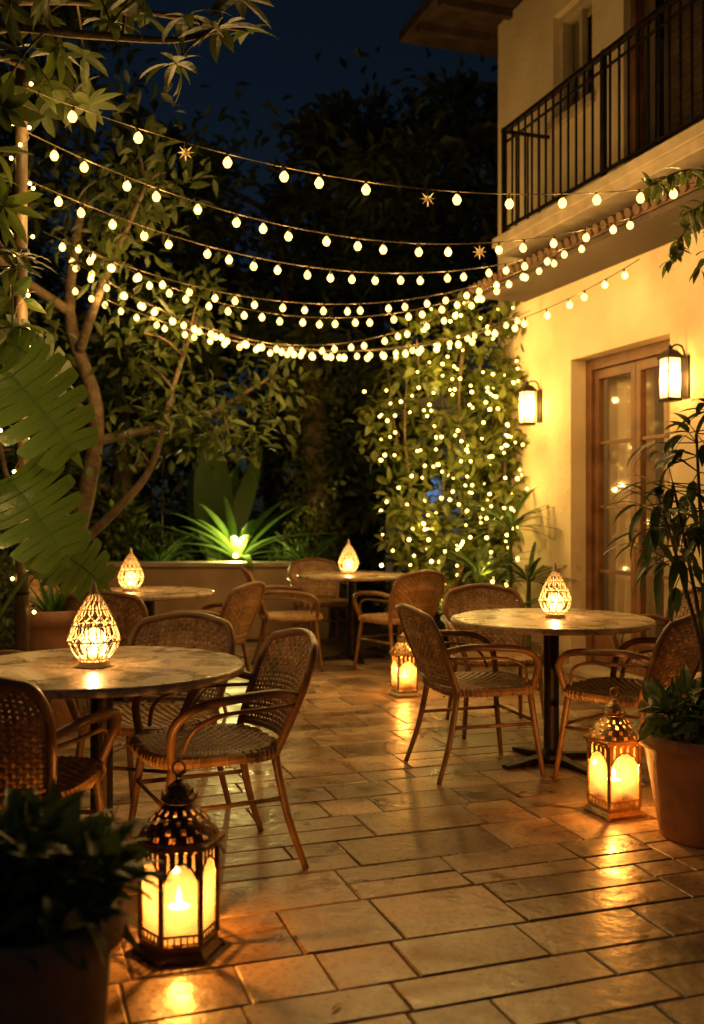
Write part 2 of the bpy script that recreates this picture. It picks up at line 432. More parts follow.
# ------------------------------------------------------------------ lanterns
def flame(mb, x, y, z, s=1.0):
    mb.lathe([(.001,0),(.006*s,.006*s),(.008*s,.014*s),(.005*s,.028*s),(.001,.042*s)], 8, (x,y,z), caps=False)
def floor_lantern(x, y, n=6, sc_=1.0, rz=0.0, power=9, metal='bronze', cz=.10):
    e = empty('metal_candle_lantern', (x, y, 0), rz, sc_)
    b = MB(); rr = .115; o = math.pi/n
    b.lathe([(.135,.0),(.138,.012),(.128,.022),(.118,.03),(.122,.048),(.112,.055)], n, rot=o)
    for k in range(n):
        a = o+2*math.pi*k/n; a2 = o+2*math.pi*(k+1)/n
        p = Vector((rr*math.cos(a), rr*math.sin(a), 0)); p2 = Vector((rr*math.cos(a2), rr*math.sin(a2), 0))
        b.tube([p+Vector((0,0,.05)), p+Vector((0,0,.33))], .0085, 6)
        b.ball(p*1.14+Vector((0,0,.003)), .012, 6, 4)
        d = (p2-p); N_ = 14; vs = []; fs = []
        top = .322
        def zz(t_):
            u = abs(2*t_-1)
            return .300 - .065*u**2.0 - .010*abs(math.sin(t_*math.pi*5))
        for i in range(N_+1):
            t_ = i/N_
            vs += [p+d*t_+Vector((0,0,zz(t_))), p+d*t_+Vector((0,0,top))]
        for i in range(N_):
            if i in (2,5,8,11): continue
            fs.append((2*i,2*i+2,2*i+3,2*i+1))
        b.add(vs, fs)
        b.tube([p+d*(i/N_)+Vector((0,0,zz(i/N_))) for i in range(N_+1)], .0035, 5)
        b.tube([p+Vector((0,0,.078)), p2+Vector((0,0,.078))], .004, 5)
        for i in range(1, 6):
            q0 = p+d*(i/6)
            b.tube([q0+Vector((0,0,.055)), q0+Vector((0,0,.078))], .0025, 4)
        q = [p*1.17+ (p2-p)*1.17*(i/5) for i in range(6)]
        for i in range(5):
            m = (q[i]+q[i+1])/2
            b.add([q[i]+Vector((0,0,.335)), m+Vector((0,0,.315)), q[i+1]+Vector((0,0,.335))], [(0,1,2)])
    b.lathe([(.118,.325),(.14,.333),(.143,.345),(.125,.352)], n, rot=o, caps=False)
    prof = [(.122,.352),(.120,.360),(.112,.374),(.108,.379),(.095,.396),(.089,.402),(.074,.418),(.068,.424),(.055,.437),(.048,.443),(.042,.452)]
    b.lathe(prof, 42, skip=lambda i, j: i in (1,3,5,7) and (j+(i//2)) % 3 == 0, caps=False)
    b.lathe([(.042,.452),(.056,.462),(.054,.468),(.038,.472),(.034,.490),(.038,.494),(.028,.506),(.013,.516),(.008,.524)], 16, caps=False)
    for k in range(10):
        a = 2*math.pi*k/10
        c_ = Vector((math.cos(a), math.sin(a), 0)); t_ = Vector((-math.sin(a), math.cos(a), 0))
        b.add([c_*.054+t_*.012+Vector((0,0,.464)), c_*.060+Vector((0,0,.484)), c_*.054-t_*.012+Vector((0,0,.464))], [(0,1,2)])
    b.ball((0,0,.528), .009, 8, 5)
    b.tube([(.021*math.cos(a), 0, .555+.021*math.sin(a)) for a in [2*math.pi*i/20 for i in range(20)]], .0035, 6, closed=True)
    b.obj('pierced_metal_frame', M[metal], e)
    gl = MB()
    for k in range(n):
        a = o+2*math.pi*k/n; a2 = o+2*math.pi*(k+1)/n; r2 = rr-.006
        gl.add([(r2*math.cos(a),r2*math.sin(a),.056),(r2*math.cos(a2),r2*math.sin(a2),.056),(r2*math.cos(a2),r2*math.sin(a2),.32),(r2*math.cos(a),r2*math.sin(a),.32)], [(0,1,2,3)])
    gl.obj('glass_panes', M['glassA'], e)
    w = MB(); w.lathe([(.034,.055),(.036,.06),(.036,.055+cz),(.030,.058+cz),(.010,.052+cz)], 20); w.obj('candle', M['wax'], e, True)
    f = MB(); flame(f, 0, 0, .06+cz, 1.4); f.obj('flame', M['flame'], e, True)
    plight('candle_light', e, (0,0,.10+cz), power, .010, (1,.47,.12))
floor_lantern(-.515, 2.98, 6, .97, -.3, 14, cz=.075)
floor_lantern(1.13, 4.32, 4, .94, .35, 11, 'brass')
floor_lantern(.37, 7.1, 4, .86, .3, 10, 'brass')

def table_lantern(x, y, z=.752, s=1.0, power=3.8):
    e = empty('teardrop_table_lantern', (x, y, z), R.uniform(0,3), s)
    b = MB()
    def rad(t):
        if t < .30: return .046+.034*math.sin(t/.30*math.pi/2)
        u = (t-.30)/.70
        return .080*(1-u)**.85*(1+.35*u)+.004
    H = .225; z0 = .018
    b.lathe([(.05,0),(.052,.006),(.047,.012),(.05,.018),(.046,.022)], 24)
    for sgn in (-1, 1):
        for k in range(13):
            pts = []
            for i in range(23):
                t_ = i/22; a = 2*math.pi*k/13+sgn*(t_*1.5+.10*math.sin(t_*math.pi*7))
                pts.append((rad(t_)*math.cos(a), rad(t_)*math.sin(a), z0+H*t_))
            b.tube(pts, .0021, 5)
    for t_ in (.05, .30, .52, .74):
        b.tube([(rad(t_)*math.cos(a), rad(t_)*math.sin(a), z0+H*t_) for a in [2*math.pi*i/24 for i in range(24)]], .0024, 5, closed=True)
    b.lathe([(.010,.236),(.013,.243),(.008,.25),(.010,.257),(.003,.275),(.001,.282)], 10, caps=False)
    b.obj('lattice_shell', M['ivory'], e, True)
    g = MB(); g.ball((0,0,.075), .043, 16, 10, 1.15); g.obj('candle_glass', M['globe'], e, True)
    w = MB(); w.lathe([(.022,.02),(.022,.045),(.006,.043)], 14); w.obj('tealight', M['wax'], e, True)
    f = MB(); flame(f, 0, 0, .048, 1.0); f.obj('flame', M['flame'], e, True)
    plight('candle_light', e, (0,0,.070), power, .016, (1,.50,.15))
table_lantern(-.915, 3.55, s=1.10); table_lantern(1.055, 5.2, s=1.02); table_lantern(-.03, 8.85, s=1.1); table_lantern(-1.535, 6.95, s=1.08)

# ------------------------------------------------------------------ house
house = empty('stucco_house', (4.6,0,0), TH)
w = MB()
D0, D1, DT = 7.39, 8.70, 2.55
TK = .28
w.box(0,TK,-2,D0,0,5.9); w.box(0,TK,D0,D1,DT,3.6)
w.box(0,TK,D1,10.0,0,3.6)
w.box(0,TK,D0,7.42,3.6,5.9)
w.box(0,TK,7.95,8.38,3.6,5.9); w.box(0,TK,7.42,7.95,5.7,5.9)
w.box(0,TK,8.38,8.98,3.6,4.6); w.box(0,TK,8.38,8.98,5.5,5.9); w.box(0,TK,8.98,10.0,3.6,5.9)
w.box(TK,5,9.72,9.998,0,5.9); w.box(4.7,4.98,-2,9.72,0,5.9)
w.obj('walls', M['plaster'], house)
p = MB(); p.box(-.03,-.003,-2,D0-.04,.0,.16); p.box(-.03,-.003,D1+.02,9.98,.0,.16); p.box(-.12,TK,D0,D1,.002,.05); p.obj('plinth', M['trim'], house, bevel=.006)
d = MB()
xd0, xd1 = .17, .23
d.box(xd0-.03,xd1+.02,D0,D0+.08,.05,DT); d.box(xd0-.03,xd1+.02,D1-.08,D1,.05,DT); d.box(xd0-.03,xd1+.02,D0+.08,D1-.08,DT-.09,DT)
mid = (D0+D1)/2
for (a, b_) in ((D0+.083, mid-.003), (mid+.003, D1-.083)):
    d.box(xd0,xd1-.005,a,a+.06,.055,DT-.093); d.box(xd0,xd1-.005,b_-.06,b_,.055,DT-.093)
    d.box(xd0,xd1-.006,a+.06,b_-.06,.056,.30); d.box(xd0,xd1-.006,a+.06,b_-.06,DT-.17,DT-.094)
    for k in range(1, 4):
        z = .30+(DT-.47)*k/4
        d.box(xd0+.012,xd1-.02,a+.06,b_-.06,z-.014,z+.014)
d.obj('french_door', M['wood'], house, bevel=.004)
h = MB(); h.tube([(xd0-.03,mid-.04,1.05),(xd0-.05,mid-.04,1.05),(xd0-.05,mid-.14,1.05)], .009, 8); h.tube([(xd0,mid-.04,1.0),(xd0-.01,mid-.04,1.15)], .014, 6); h.obj('door_handle', M['brass'], house)
gl = MB(); gl.add([(.2,D0+.1,.2),(.2,D1-.1,.2),(.2,D1-.1,DT-.12),(.2,D0+.1,DT-.12)], [(0,1,2,3)]); 
gl.add([(.12,8.40,4.6),(.12,8.96,4.6),(.12,8.96,5.5),(.12,8.40,5.5)], [(0,1,2,3)])
gl.obj('window_panes', M['glassC'], house)
def curtain(a, b_, x, z0, z1, nm, ph=0):
    c = MB(); n = 90; vs = []; fs = []
    for i in range(n+1):
        t_ = i/n
        for j in range(7):
            v = j/6
            vs.append((x+.034*math.sin(t_*(b_-a)*48+ph+.6*math.sin(t_*9))*(.6+.4*(1-v))+.012*math.sin(t_*23+v*3), a+(b_-a)*t_*(1-.06*math.sin(v*3)), z0+(z1-z0)*v))
    for i in range(n):
        for j in range(6): k = i*7+j; fs.append((k,k+7,k+8,k+1))
    c.add(vs, fs); c.obj(nm, M['curtain'], house, True)
curtain(D0+.02, D0+.55, .34, .08, DT, 'curtain', 0); curtain(D1-.62, D1-.02, .34, .08, DT, 'curtain', 2)
curtain(7.44, 7.62, .4, 3.65, 5.7, 'curtain', 1)
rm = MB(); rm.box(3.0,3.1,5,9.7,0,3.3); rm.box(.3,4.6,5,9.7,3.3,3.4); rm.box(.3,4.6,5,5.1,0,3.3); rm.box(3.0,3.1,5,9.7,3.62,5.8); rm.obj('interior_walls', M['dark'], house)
pl_ = empty('pendant_lamp', HW(.85, 8.05, 2.9), TH)
a = MB(); a.lathe([(.03,.12),(.05,.10),(.14,0),(.135,0),(.045,.095)], 20, caps=False); a.tube([(0,0,.12),(0,0,.40)], .006, 6); a.obj('shade', M['iron'], pl_)
plight('interior_lamp', pl_, (0,0,-.03), 30, .05, (1,.56,.24))
f = MB()
f.box(.06,.16,8.38,8.43,4.6,5.5); f.box(.06,.16,8.93,8.98,4.6,5.5); f.box(.06,.16,8.43,8.93,4.6,4.66); f.box(.06,.16,8.43,8.93,5.44,5.5); f.box(.08,.14,8.66,8.70,4.66,5.44)
f.box(-.05,.05,8.33,9.03,4.53,4.597); f.obj('window_frame', M['trim'], house, bevel=.004)
f = MB(); f.box(.06,.14,7.42,7.48,3.62,5.7); f.box(.06,.14,7.89,7.95,3.62,5.7); f.box(.06,.14,7.48,7.89,5.62,5.7); f.obj('balcony_door_frame', M['wood'], house, bevel=.004)
f = MB(); f.box(-.04,-.005,6.86,7.40,3.62,5.6)
for i in range(30): f.box(-.052,-.041,6.92,7.34,3.72+i*.06,3.755+i*.06)
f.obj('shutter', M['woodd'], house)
BX = -.473
b = MB(); b.box(BX,-.002,-2,9.10,3.46,3.60); b.box(BX-.03,BX-.002,-2,9.13,3.53,3.612); b.obj('balcony_slab', M['trim'], house, bevel=.008)
r = MB(); zb, zt = 3.68, 4.50
for (x, y0, y1) in ((BX+.04,-2,9.06),):
    r.box(x-.012,x+.012,y0,y1,zb-.01,zb+.01); r.box(x-.022,x+.022,y0,y1,zt-.012,zt+.018); r.box(x-.008,x+.008,y0,y1,zt-.11,zt-.095)
    k = y0
    while k < y1:
        r.box(x-.007,x+.007,k,k+.014,zb+.01,zt-.012); k += .11
    k = y1
    while k > y0:
        r.box(x-.016,x+.016,k-.032,k,3.61,zt+.03); k -= 1.5
r.box(BX+.062,-.003,9.035,9.06,zt-.010,zt+.016); r.box(BX+.062,-.003,9.04,9.055,zb-.01,zb+.01)
for k in range(1,4): r.box(BX+.04+k*.11,BX+.054+k*.11,9.041,9.054,zb+.01,zt-.01)
r.obj('balcony_railing', M['iron'], house)
pr = MB(); yy = -2.0
pr.add([(-.50,-2,3.255),(-.50,9.5,3.255),(-.003,9.5,3.40),(-.003,-2,3.40)], [(0,1,2,3)])
pr.add([(-.50,-2,3.22),(-.50,9.5,3.22),(-.50,9.5,3.255),(-.50,-2,3.255)], [(0,1,2,3)])
while yy < 9.5:
    pr.tube([(-.53,yy,3.262),(-.26,yy,3.335),(-.005,yy,3.415)], [.036,.034,.032], 8); yy += .095
pr.obj('pent_roof_tiles', M['rooft'], house)
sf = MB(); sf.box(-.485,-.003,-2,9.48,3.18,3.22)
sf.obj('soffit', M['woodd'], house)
rf = MB()
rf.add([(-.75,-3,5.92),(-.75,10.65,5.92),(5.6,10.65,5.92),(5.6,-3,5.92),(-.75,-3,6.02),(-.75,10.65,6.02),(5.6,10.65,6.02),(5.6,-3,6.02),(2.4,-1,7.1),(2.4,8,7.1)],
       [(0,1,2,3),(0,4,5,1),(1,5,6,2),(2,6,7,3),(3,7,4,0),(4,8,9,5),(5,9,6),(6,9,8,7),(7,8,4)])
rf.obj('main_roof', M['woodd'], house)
rt = MB(); k = -2.8
while k < 10.6: rt.box(-.72,-.003,k,k+.07,5.84,5.917); k += .5
rt.obj('rafter_tails', M['woodd'], house)

def sconce(s, z):
    e = empty('wall_lantern_sconce', HW(-.13, s, z), TH)
    b = MB()
    b.lathe([(.085,.14),(.09,.15),(.05,.19),(.015,.205)], 4, rot=math.pi/4); b.lathe([(.075,-.15),(.08,-.14),(.078,-.128)], 4, rot=math.pi/4)
    b.lathe([(.012,.20),(.014,.215),(.004,.235)], 8)
    for k in range(4):
        a = math.pi/4+k*math.pi/2; p = Vector((.072*math.cos(a), .072*math.sin(a), 0))
        b.tube([p+Vector((0,0,-.13)), p+Vector((0,0,.142))], .0055, 5)
    for z_ in (.05,):
        b.tube([Vector((.072*math.cos(math.pi/4+k*math.pi/2), .072*math.sin(math.pi/4+k*math.pi/2), z_)) for k in range(4)], .004, 4, closed=True)
    b.tube(catmull([(0,0,.2),(.04,0,.235),(.1,0,.22),(.125,0,.12)], 4), .007, 6)
    b.box(.115,.128,-.04,.04,-.12,.16); b.obj('metal_frame', M['iron'], e)
    g = MB(); r_ = .066
    g.lathe([(r_,-.127),(r_,.139)], 4, rot=math.pi/4, caps=False); g.obj('frosted_glass', M['glassF'], e)
    w = MB(); w.lathe([(.014,-.13),(.014,-.04)], 8); w.obj('candle_tube', M['wax'], e)
    plight('sconce_light', e, (0,0,.0), 26, .03, (1,.53,.155))
sconce(9.20, 2.2); sconce(7.21, 2.2)

# ------------------------------------------------------------------ garden wall (planter)
gw = empty('planter_wall')
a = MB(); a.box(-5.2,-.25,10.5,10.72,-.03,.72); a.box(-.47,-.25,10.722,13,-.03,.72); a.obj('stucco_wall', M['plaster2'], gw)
a = MB(); a.box(-5.22,-.22,10.46,10.76,.722,.77); a.obj('coping', M['trim'], gw, bevel=.01)
a = MB(); a.box(-5.2,-.48,10.725,14,-.02,.62); a.obj('bed_soil', M['soil'], gw)

# ------------------------------------------------------------------ wooden pole + string lights
pole = empty('wooden_light_pole', (-1.65,5.0,0))
a = MB(); a.tube([(0,0,-.02),(.004,0,1.2),(-.004,0,2.4),(.0,0,3.5)], [.036,.034,.033,.030], 12); a.obj('pole', M['bamboo'], pole, True)
a = MB()
for z in (.9,1.75,2.6,3.3): a.lathe([(.038,z-.012),(.041,z),(.038,z+.012)], 12, caps=False)
a.obj('pole_ring', M['iron'], pole)
cb = MB(); fb = MB(); pts = []
for i in range(240):
    t_ = i/239; an = t_*2*math.pi*10; z = .8+2.65*t_
    rr = .05+.02*math.sin(i*.37)+.01*math.sin(i*1.1)
    pts.append((rr*math.cos(an), rr*math.sin(an), z+.02*math.sin(i*.5)))
cb.tube(pts, .0025, 4)
for i in range(0, 240, 7):
    fb.ball((pts[i][0]*1.25, pts[i][1]*1.25, pts[i][2]), .010, 6, 4)
cb.obj('fairy_cable', M['cable'], pole); fb.obj('fairy_bulbs', M['fairy'], pole)
for z in (1.3, 1.75, 2.3, 2.8, 3.25): plight('fairy_light', pole, (.09,-.08,z), 3.0, .012, (1,.56,.16))

NL = [0]
def strand(A, B, sag, spacing, br, power, star=(), every=2):
    e = empty('string_lights')
    A, B = Vector(A), Vector(B)
    n = 60; P = []
    for i in range(n+1):
        t_ = i/n; p = A.lerp(B, t_); p.z -= sag*4*t_*(1-t_); P.append(p)
    c = MB(); c.tube(P, .0034, 5); c.obj('cable', M['cable'], e)
    L = sum((P[i+1]-P[i]).length for i in range(n)); m = int(L/spacing)
    bu = MB(); so = MB(); stp = MB()
    for k in range(1, m):
        t_ = (k+R.uniform(-.22,.22))/m; f_ = t_*n; i = int(f_); p = P[i].lerp(P[i+1], f_-i)
        sw = Vector((R.uniform(-.012,.012), R.uniform(-.012,.012), R.uniform(-.006,.004)))
        q = p+Vector((0,0,-.032-br*.6))+sw
        so.tube([p, p+Vector((0,0,-.012))+sw*.4, p+Vector((0,0,-.03))+sw*.8], [.004,.007,.008], 6)
        if k in star:
            q = p+Vector((0,0,-.05)); vs = [q+Vector((0,-.012,0)), q+Vector((0,.012,0))]; fs = []
            for j in range(16):
                a_ = 2*math.pi*j/16; r_ = .045 if j % 2 == 0 else .016
                vs.append(q+Vector((r_*math.cos(a_), 0, r_*math.sin(a_))))
            for j in range(16): fs += [(0,2+j,2+(j+1)%16),(1,2+(j+1)%16,2+j)]
            stp.add(vs, fs); continue
        bu.lathe([(.001,-br*1.15),(br*.6,-br*.95),(br,-br*.2),(br*.9,br*.4),(br*.5,br*.95),(.006,br*1.3)], 10, q, caps=False)
        # glowing filament inside each bulb
        if k % every == 0: plight('bulb_light', e, q, power*R.choice([.85,1.15])*every, br*.5, (1,.555,.16)); NL[0] += 1
        else: bu.ball(q, br*.6, 8, 6)
    bu.obj('bulbs', M['bulb'], e, True); so.obj('sockets', M['iron'], e)
    if stp.V: stp.obj('star_ornaments', M['ivory'], e)
def EV(Y, z=3.2, c=4.05): return (c-.34*Y, Y, z)
strand((-1.65,4.98,3.42), EV(5.7), .27, .25, .024, 2.6, star=(3,8), every=1)
strand((-1.68,4.98,3.22), EV(6.29), .38, .18, .022, 1.85, star=(14,))
strand((-1.66,5.02,2.98), EV(6.9), .36, .16, .021, 1.5)
strand((-1.85,6.0,2.98), EV(7.2), .42, .15, .021, 1.5)
strand((-2.08,7.0,3.28), EV(7.6), .52, .14, .023, 1.2, every=3)
strand((-2.34,8.0,3.43), EV(8.3), .65, .13, .024, 1.3, every=3)
strand((-2.25,7.6,3.30), (2.07,7.2,3.12), .72, .14, .023, 1.3, every=3)
strand((-2.3,7.9,3.15), (1.55,8.7,3.05), .46, .12, .023, 1.3, every=3)

# ------------------------------------------------------------------ vegetation helpers
def bush(mb, c, rad, n, L, W, k=2, zb=.25, bend=.3, shell=.5, cl=0):
    c = Vector(c); cents = [ (rdir()*R.uniform(.3,1), R.random()) for _ in range(cl)] if cl else None
    for _ in range(n):
        if cents:
            cc, sh = R.choice(cents); q = cc+rdir()*abs(R.gauss(0,.28)); base = sh
        else:
            q = rdir()*(R.random()**shell); base = R.random()
        p = c+Vector((q.x*rad[0], q.y*rad[1], q.z*rad[2]))
        d = (Vector((q.x,q.y,q.z*.6))*.6+rdir(zb)*.8)
        l = L*R.uniform(.6,1.25)
        mb.leaf(p, d, rdir(1.2), l, W*R.uniform(.7,1.2), bend*R.uniform(.3,1.5), min(1,max(0,.5*base+.5*R.random())), k)
def branch(mb, P, r0, r1, n=8): 
    C = catmull(P, 5); mb.tube(C, [r0+(r1-r0)*i/(len(C)-1) for i in range(len(C))], n); return C
def rosette(mb, c, n, L, W, up=.5, bend=.5, k=6, spread=1.0):
    for i in range(n):
        a = i*2.399+R.uniform(-.2,.2); u = (i/n)
        d = Vector((math.cos(a)*spread, math.sin(a)*spread, up+1.6*u*R.uniform(.7,1.2)))
        mb.leaf(Vector(c)+Vector((math.cos(a)*.02, math.sin(a)*.02, .02*u)), d, (0,0,1), L*R.uniform(.75,1.15), W*R.uniform(.8,1.1), bend*R.uniform(.6,1.3), None, k, .3)

# left tree with pale limbs
tr = empty('garden_tree'); b = MB(); lf = MB()
tb = Vector((-2.55,8.8,0)); ends = []
c1 = branch(b, [tb, tb+Vector((.05,.0,.8)), tb+Vector((.25,-.1,1.5)), tb+Vector((.35,-.2,2.2)), tb+Vector((.15,-.3,3.0)), tb+Vector((.3,-.4,4.0))], .11, .035)
ends.append(c1[-1])
for (st_, P) in ((6, [(.4,-.1,.35),(.75,-.2,.75),(.95,-.3,1.4),(1.15,-.3,2.0)]), (4,[(-.3,.0,.5),(-.5,-.2,1.2),(-.4,-.3,2.2)]), (14,[(-.3,-.3,.3),(-.7,-.6,.5),(-1.1,-.8,.6)]),
                 (13,[(.35,.2,.1),(.9,.3,.25),(1.5,.3,.6)]), (18,[(.3,-.5,.4),(.6,-1.0,.7),(.9,-1.6,.9)]), (20,[(-.4,-.6,.3),(-.6,-1.6,.7),(-.5,-2.4,.8)])):
    s_ = c1[min(st_, len(c1)-1)]
    cc = branch(b, [s_]+[s_+Vector(q) for q in P], .048, .012, 7); ends += [cc[-1], cc[3*len(cc)//4]]
    if st_ > 6: ends.append(cc[len(cc)//2])
    for _ in range(5):
        q = R.choice(cc[len(cc)//2:]); dd = rdir(.4)*R.uniform(.3,.6); branch(b, [q, q+dd*.5+Vector((0,0,.05)), q+dd], .014, .005, 5); ends.append(q+dd)
b.obj('trunk_and_limbs', M['bark'], tr, True)
for q in ends:
    bush(lf, q, (.42,.42,.34), 62, .14, .055, 2, .1, .35)
lf.obj('foliage', M['lf_warm'], tr)

# overhanging canopy (upper left, palmate whorls)
tr = empty('umbrella_tree'); b = MB(); lf = MB()
root = Vector((-2.7,4.7,0))
c1 = branch(b, [root, root+Vector((.1,0,1.5)), root+Vector((.35,.0,2.7)), root+Vector((.6,-.1,3.3))], .07, .04)
tips = []
for P in ([(.5,-.2,.12),(.95,-.3,.05),(1.35,-.4,-.02),(1.55,-.45,.0)], [(.35,-.3,.25),(.7,-.5,.25),(1.0,-.5,.2)], [(.2,-.5,-.05),(.45,-.8,-.1),(.75,-.9,0)],
          [(.3,.1,.35),(.7,.2,.45),(1.1,.2,.4),(1.6,.3,.35)], [(0,-.4,.3),(.1,-.8,.4)], [(.1,.2,.2),(.35,.5,.3),(.6,.7,.2)], [(-.2,.1,.3),(-.3,.3,.5)], [(.3,.2,-.3),(.5,.1,-.55),(.62,.0,-.7)], [(.2,-.1,-.2),(.35,-.3,-.3),(.5,-.4,-.5)]):
    s_ = c1[-1] if P[0][2] > 0 else c1[-3]
    cc = branch(b, [s_]+[s_+Vector(q) for q in P], .028, .008, 6)
    tips += [cc[-1]]
    for _ in range(10):
        q = R.choice(cc[3:]); dd = rdir(.0)*R.uniform(.12,.34); branch(b, [q, q+dd*.5+Vector((0,0,.03)), q+dd], .007, .004, 5); tips.append(q+dd)
b.obj('limbs', M['bark'], tr, True)
for q in tips:
    ax = rdir(.9); n = R.randint(6,9)
    sh = R.random()
    for i in range(n):
        a_ = 2*math.pi*i/n+R.uniform(-.25,.25); o1 = ax.orthogonal().normalized(); o2 = ax.cross(o1)
        d_ = o1*math.cos(a_)+o2*math.sin(a_)+ax*R.uniform(-.2,.5)
        lf.leaf(q, d_, ax, R.uniform(.12,.2), R.uniform(.045,.07), R.uniform(.2,.5), min(1,sh*.5+R.random()*.5), 4, .2)
lf.obj('foliage', M['lf_warm'], tr)

# background trees
def bgtree(x, y, h, r, n):
    e = empty('background_tree'); b = MB(); lf = MB()
    base = Vector((x,y,-.03))
    c = branch(b, [base, base+Vector((R.uniform(-.2,.2),0,h*.3)), base+Vector((R.uniform(-.4,.4),0,h*.6)), base+Vector((0,0,h*.9))], .2, .05)
    for i in range(9):
        q = c[R.randint(5, len(c)-1)]; a_ = R.uniform(0,6.28); L = r*R.uniform(.5,.95)
        P = [q, q+Vector((math.cos(a_)*L*.5, math.sin(a_)*L*.5, L*.25)), q+Vector((math.cos(a_)*L, math.sin(a_)*L, L*.35))]
        branch(b, P, .06, .02, 6)
        bush(lf, P[2], (r*.45,r*.45,r*.32), n//10, .26, .12, 1, .1, .3, .5, 7)
    bush(lf, base+Vector((0,0,h*.68)), (r,r,h*.34), n//2, .26, .12, 1, .1, .3, .6, 26)
    b.obj('trunk', M['bark'], e, True); lf.obj('foliage', M['lf_dark'], e)
for (x,y,h,r,n) in ((-7.2,16,10.5,3.2,5000),(-3.9,15,8.2,2.3,5000),(-6,12,6.5,2,3500),(-1.2,17,7.0,2.3,5000),(1.2,16,8.0,2.1,6000),(3.2,18,8.6,2.4,3000),(-3.0,12.6,4.2,1.3,3000),(-.2,12.9,3.8,1.1,3500)):
    bgtree(x,y,h,r,n)
lf = MB()
for i in range(24):
    x = -7+i*.42; bush(lf, (x, R.uniform(12.8,14.2), R.uniform(.7,1.3)), (.7,.6,R.uniform(.8,1.5)), 420, .2, .08, 1, .3, .3, .5, 8)
lf.obj('shrubbery', M['lf_dark'])
e = empty('ivy_covered_tree'); lf = MB(); b = MB()
branch(b, [(-.45,11.8,0),(-.4,11.8,1.5),(-.5,11.8,3.2)], .2, .12); b.obj('trunk', M['bark'], e)
for z in range(14): bush(lf, (-.42+R.uniform(-.06,.06),11.8,.3+z*.22), (.36,.36,.25), 170, .10, .07, 1, -.2, .3, .3)
lf.obj('ivy', M['lf_vine'], e)

lf = MB()
for i in range(22):
    x = -5+i*.22
    if -2.1 < x < -.75: bush(lf, (x, 11.9, .85), (.28,.2,.25), 150, .13, .045, 2, .4, .3); continue
    bush(lf, (x, 11.2+R.uniform(-.2,.5), .85+R.uniform(-.1,.2)), (.28,.25,R.uniform(.18,.38)), 190, .13, .045, 2, .4, .3)
lf.obj('planter_hedge', M['lf_dark'])
lf = MB(); rosette(lf, (-1.28,11.25,.74), 44, 1.0, .10, .35, .36, 8); lf.obj('uplit_agave_plant', M['lf_agave'], None, True)
lp = empty('garden_uplight', (-1.26,10.85,.80)); a = MB(); a.lathe([(.03,-.05),(.045,0),(.04,.01)], 12); a.obj('lamp_housing', M['iron'], lp)
a = MB(); a.ball((0,0,.03), .03, 10, 6); a.obj('lamp_lens', M['fairy'], lp)
plight('uplight_bulb', lp, (0,0,.06), 65, .03, (1,.80,.24))
lf = MB()
for (dx,dy,L,W,b_) in ((-.16,.0,1.75,.46,.06),(.8,-.1,1.55,.24,.40),(-1.0,.0,1.3,.26,.5),(.25,.3,1.3,.28,.3)):
    lf.leaf((-1.52,11.45,.66), (dx*.5,dy*.5,1), (dx*.4,-1,.2), L, W, b_, .8, 10, .15)
lf.obj('banana_plant', M['lf_agave'], None, True)
lf = MB(); rosette(lf, (-2.15,11.1,.68), 30, .55, .05, .4, .4, 5); lf.obj('spiky_yucca_plant', M['lf_agave'])
lf = MB(); rosette(lf, (-.50,11.05,.68), 30, .5, .05, .5, .4, 5); lf.obj('spiky_yucca_plant', M['lf_agave'])
lf = MB(); bush(lf, (-2.6,11.1,1.15), (.32,.2,.42), 420, .13, .06, 2, .4, .3); lf.obj('leafy_shrub', M['lf_vine'])

# fairy-lit climbing vine beside the house
e = empty('climbing_vine'); lf = MB(); b = MB(); fb = MB()
base = Vector((1.05,9.25,0)); allq = []
for i in range(11):
    P = [base+Vector((R.uniform(-.3,.35), R.uniform(-.15,.15), 0))]
    x = -.62+i*.115; top = R.uniform(2.6,3.3)
    for z in (.25,.5,.75,1): P.append(base+Vector((x*(.55+.5*z)+R.uniform(-.15,.15), R.uniform(-.2,.1), top*z)))
    C = branch(b, P, .022, .007, 6)
    for q in C[4:]:
        if R.random() < .33: continue
        s_ = R.uniform(.7,1.3); o_ = Vector((R.uniform(-.22,.22),R.uniform(-.2,.12),R.uniform(-.1,.1)))
        allq.append(q+o_)
        bush(lf, q+o_, (.20*s_,.18*s_,.15*s_), int(32*s_), .13, .064, 2, .1, .4)
for i in range(230):
    q = R.choice(allq); fb.ball(q+Vector((R.uniform(-.2,.2), -.12-R.uniform(0,.14), R.uniform(-.15,.12))), R.uniform(.009,.017), 6, 4)
b.obj('stems', M['bark'], e); lf.obj('foliage', M['lf_vine'], e); fb.obj('fairy_bulbs', M['fairy'], e)
for q in ((.65,8.75,1.2),(.9,8.7,1.9),(.7,8.75,2.5),(1.1,8.65,2.8),(1.3,8.6,1.5),(1.15,8.6,.8),(.55,8.75,2.9),(1.3,8.6,2.3),(.75,8.75,.6),(1.0,8.75,1.55),(.95,8.7,2.95)):
    plight('fairy_light', e, q, 5.0, .014, (1,.62,.15))
lf = MB()
for (x,y,z,L) in ((1.35,8.55,1.15,.5),(1.1,8.6,.75,.5),(1.5,8.5,.7,.45),(1.3,8.4,.4,.45),(.85,8.8,.35,.4)): rosette(lf, (x,y,z), 26, L, .05, .1, .5, 5)
for (x,y,z) in ((1.35,8.55,1.15),(1.1,8.6,.75),(1.5,8.5,.7)): lf.tube([(x,y,-.02),(x,y,z+.03)], .02, 6)
lf.obj('dracaena_plant', M['lf_pot'])
lf = MB(); bush(lf, (.72,9.1,.4), (.5,.3,.42), 600, .12, .05, 2, .4, .3); lf.obj('leafy_shrub', M['lf_vine'])

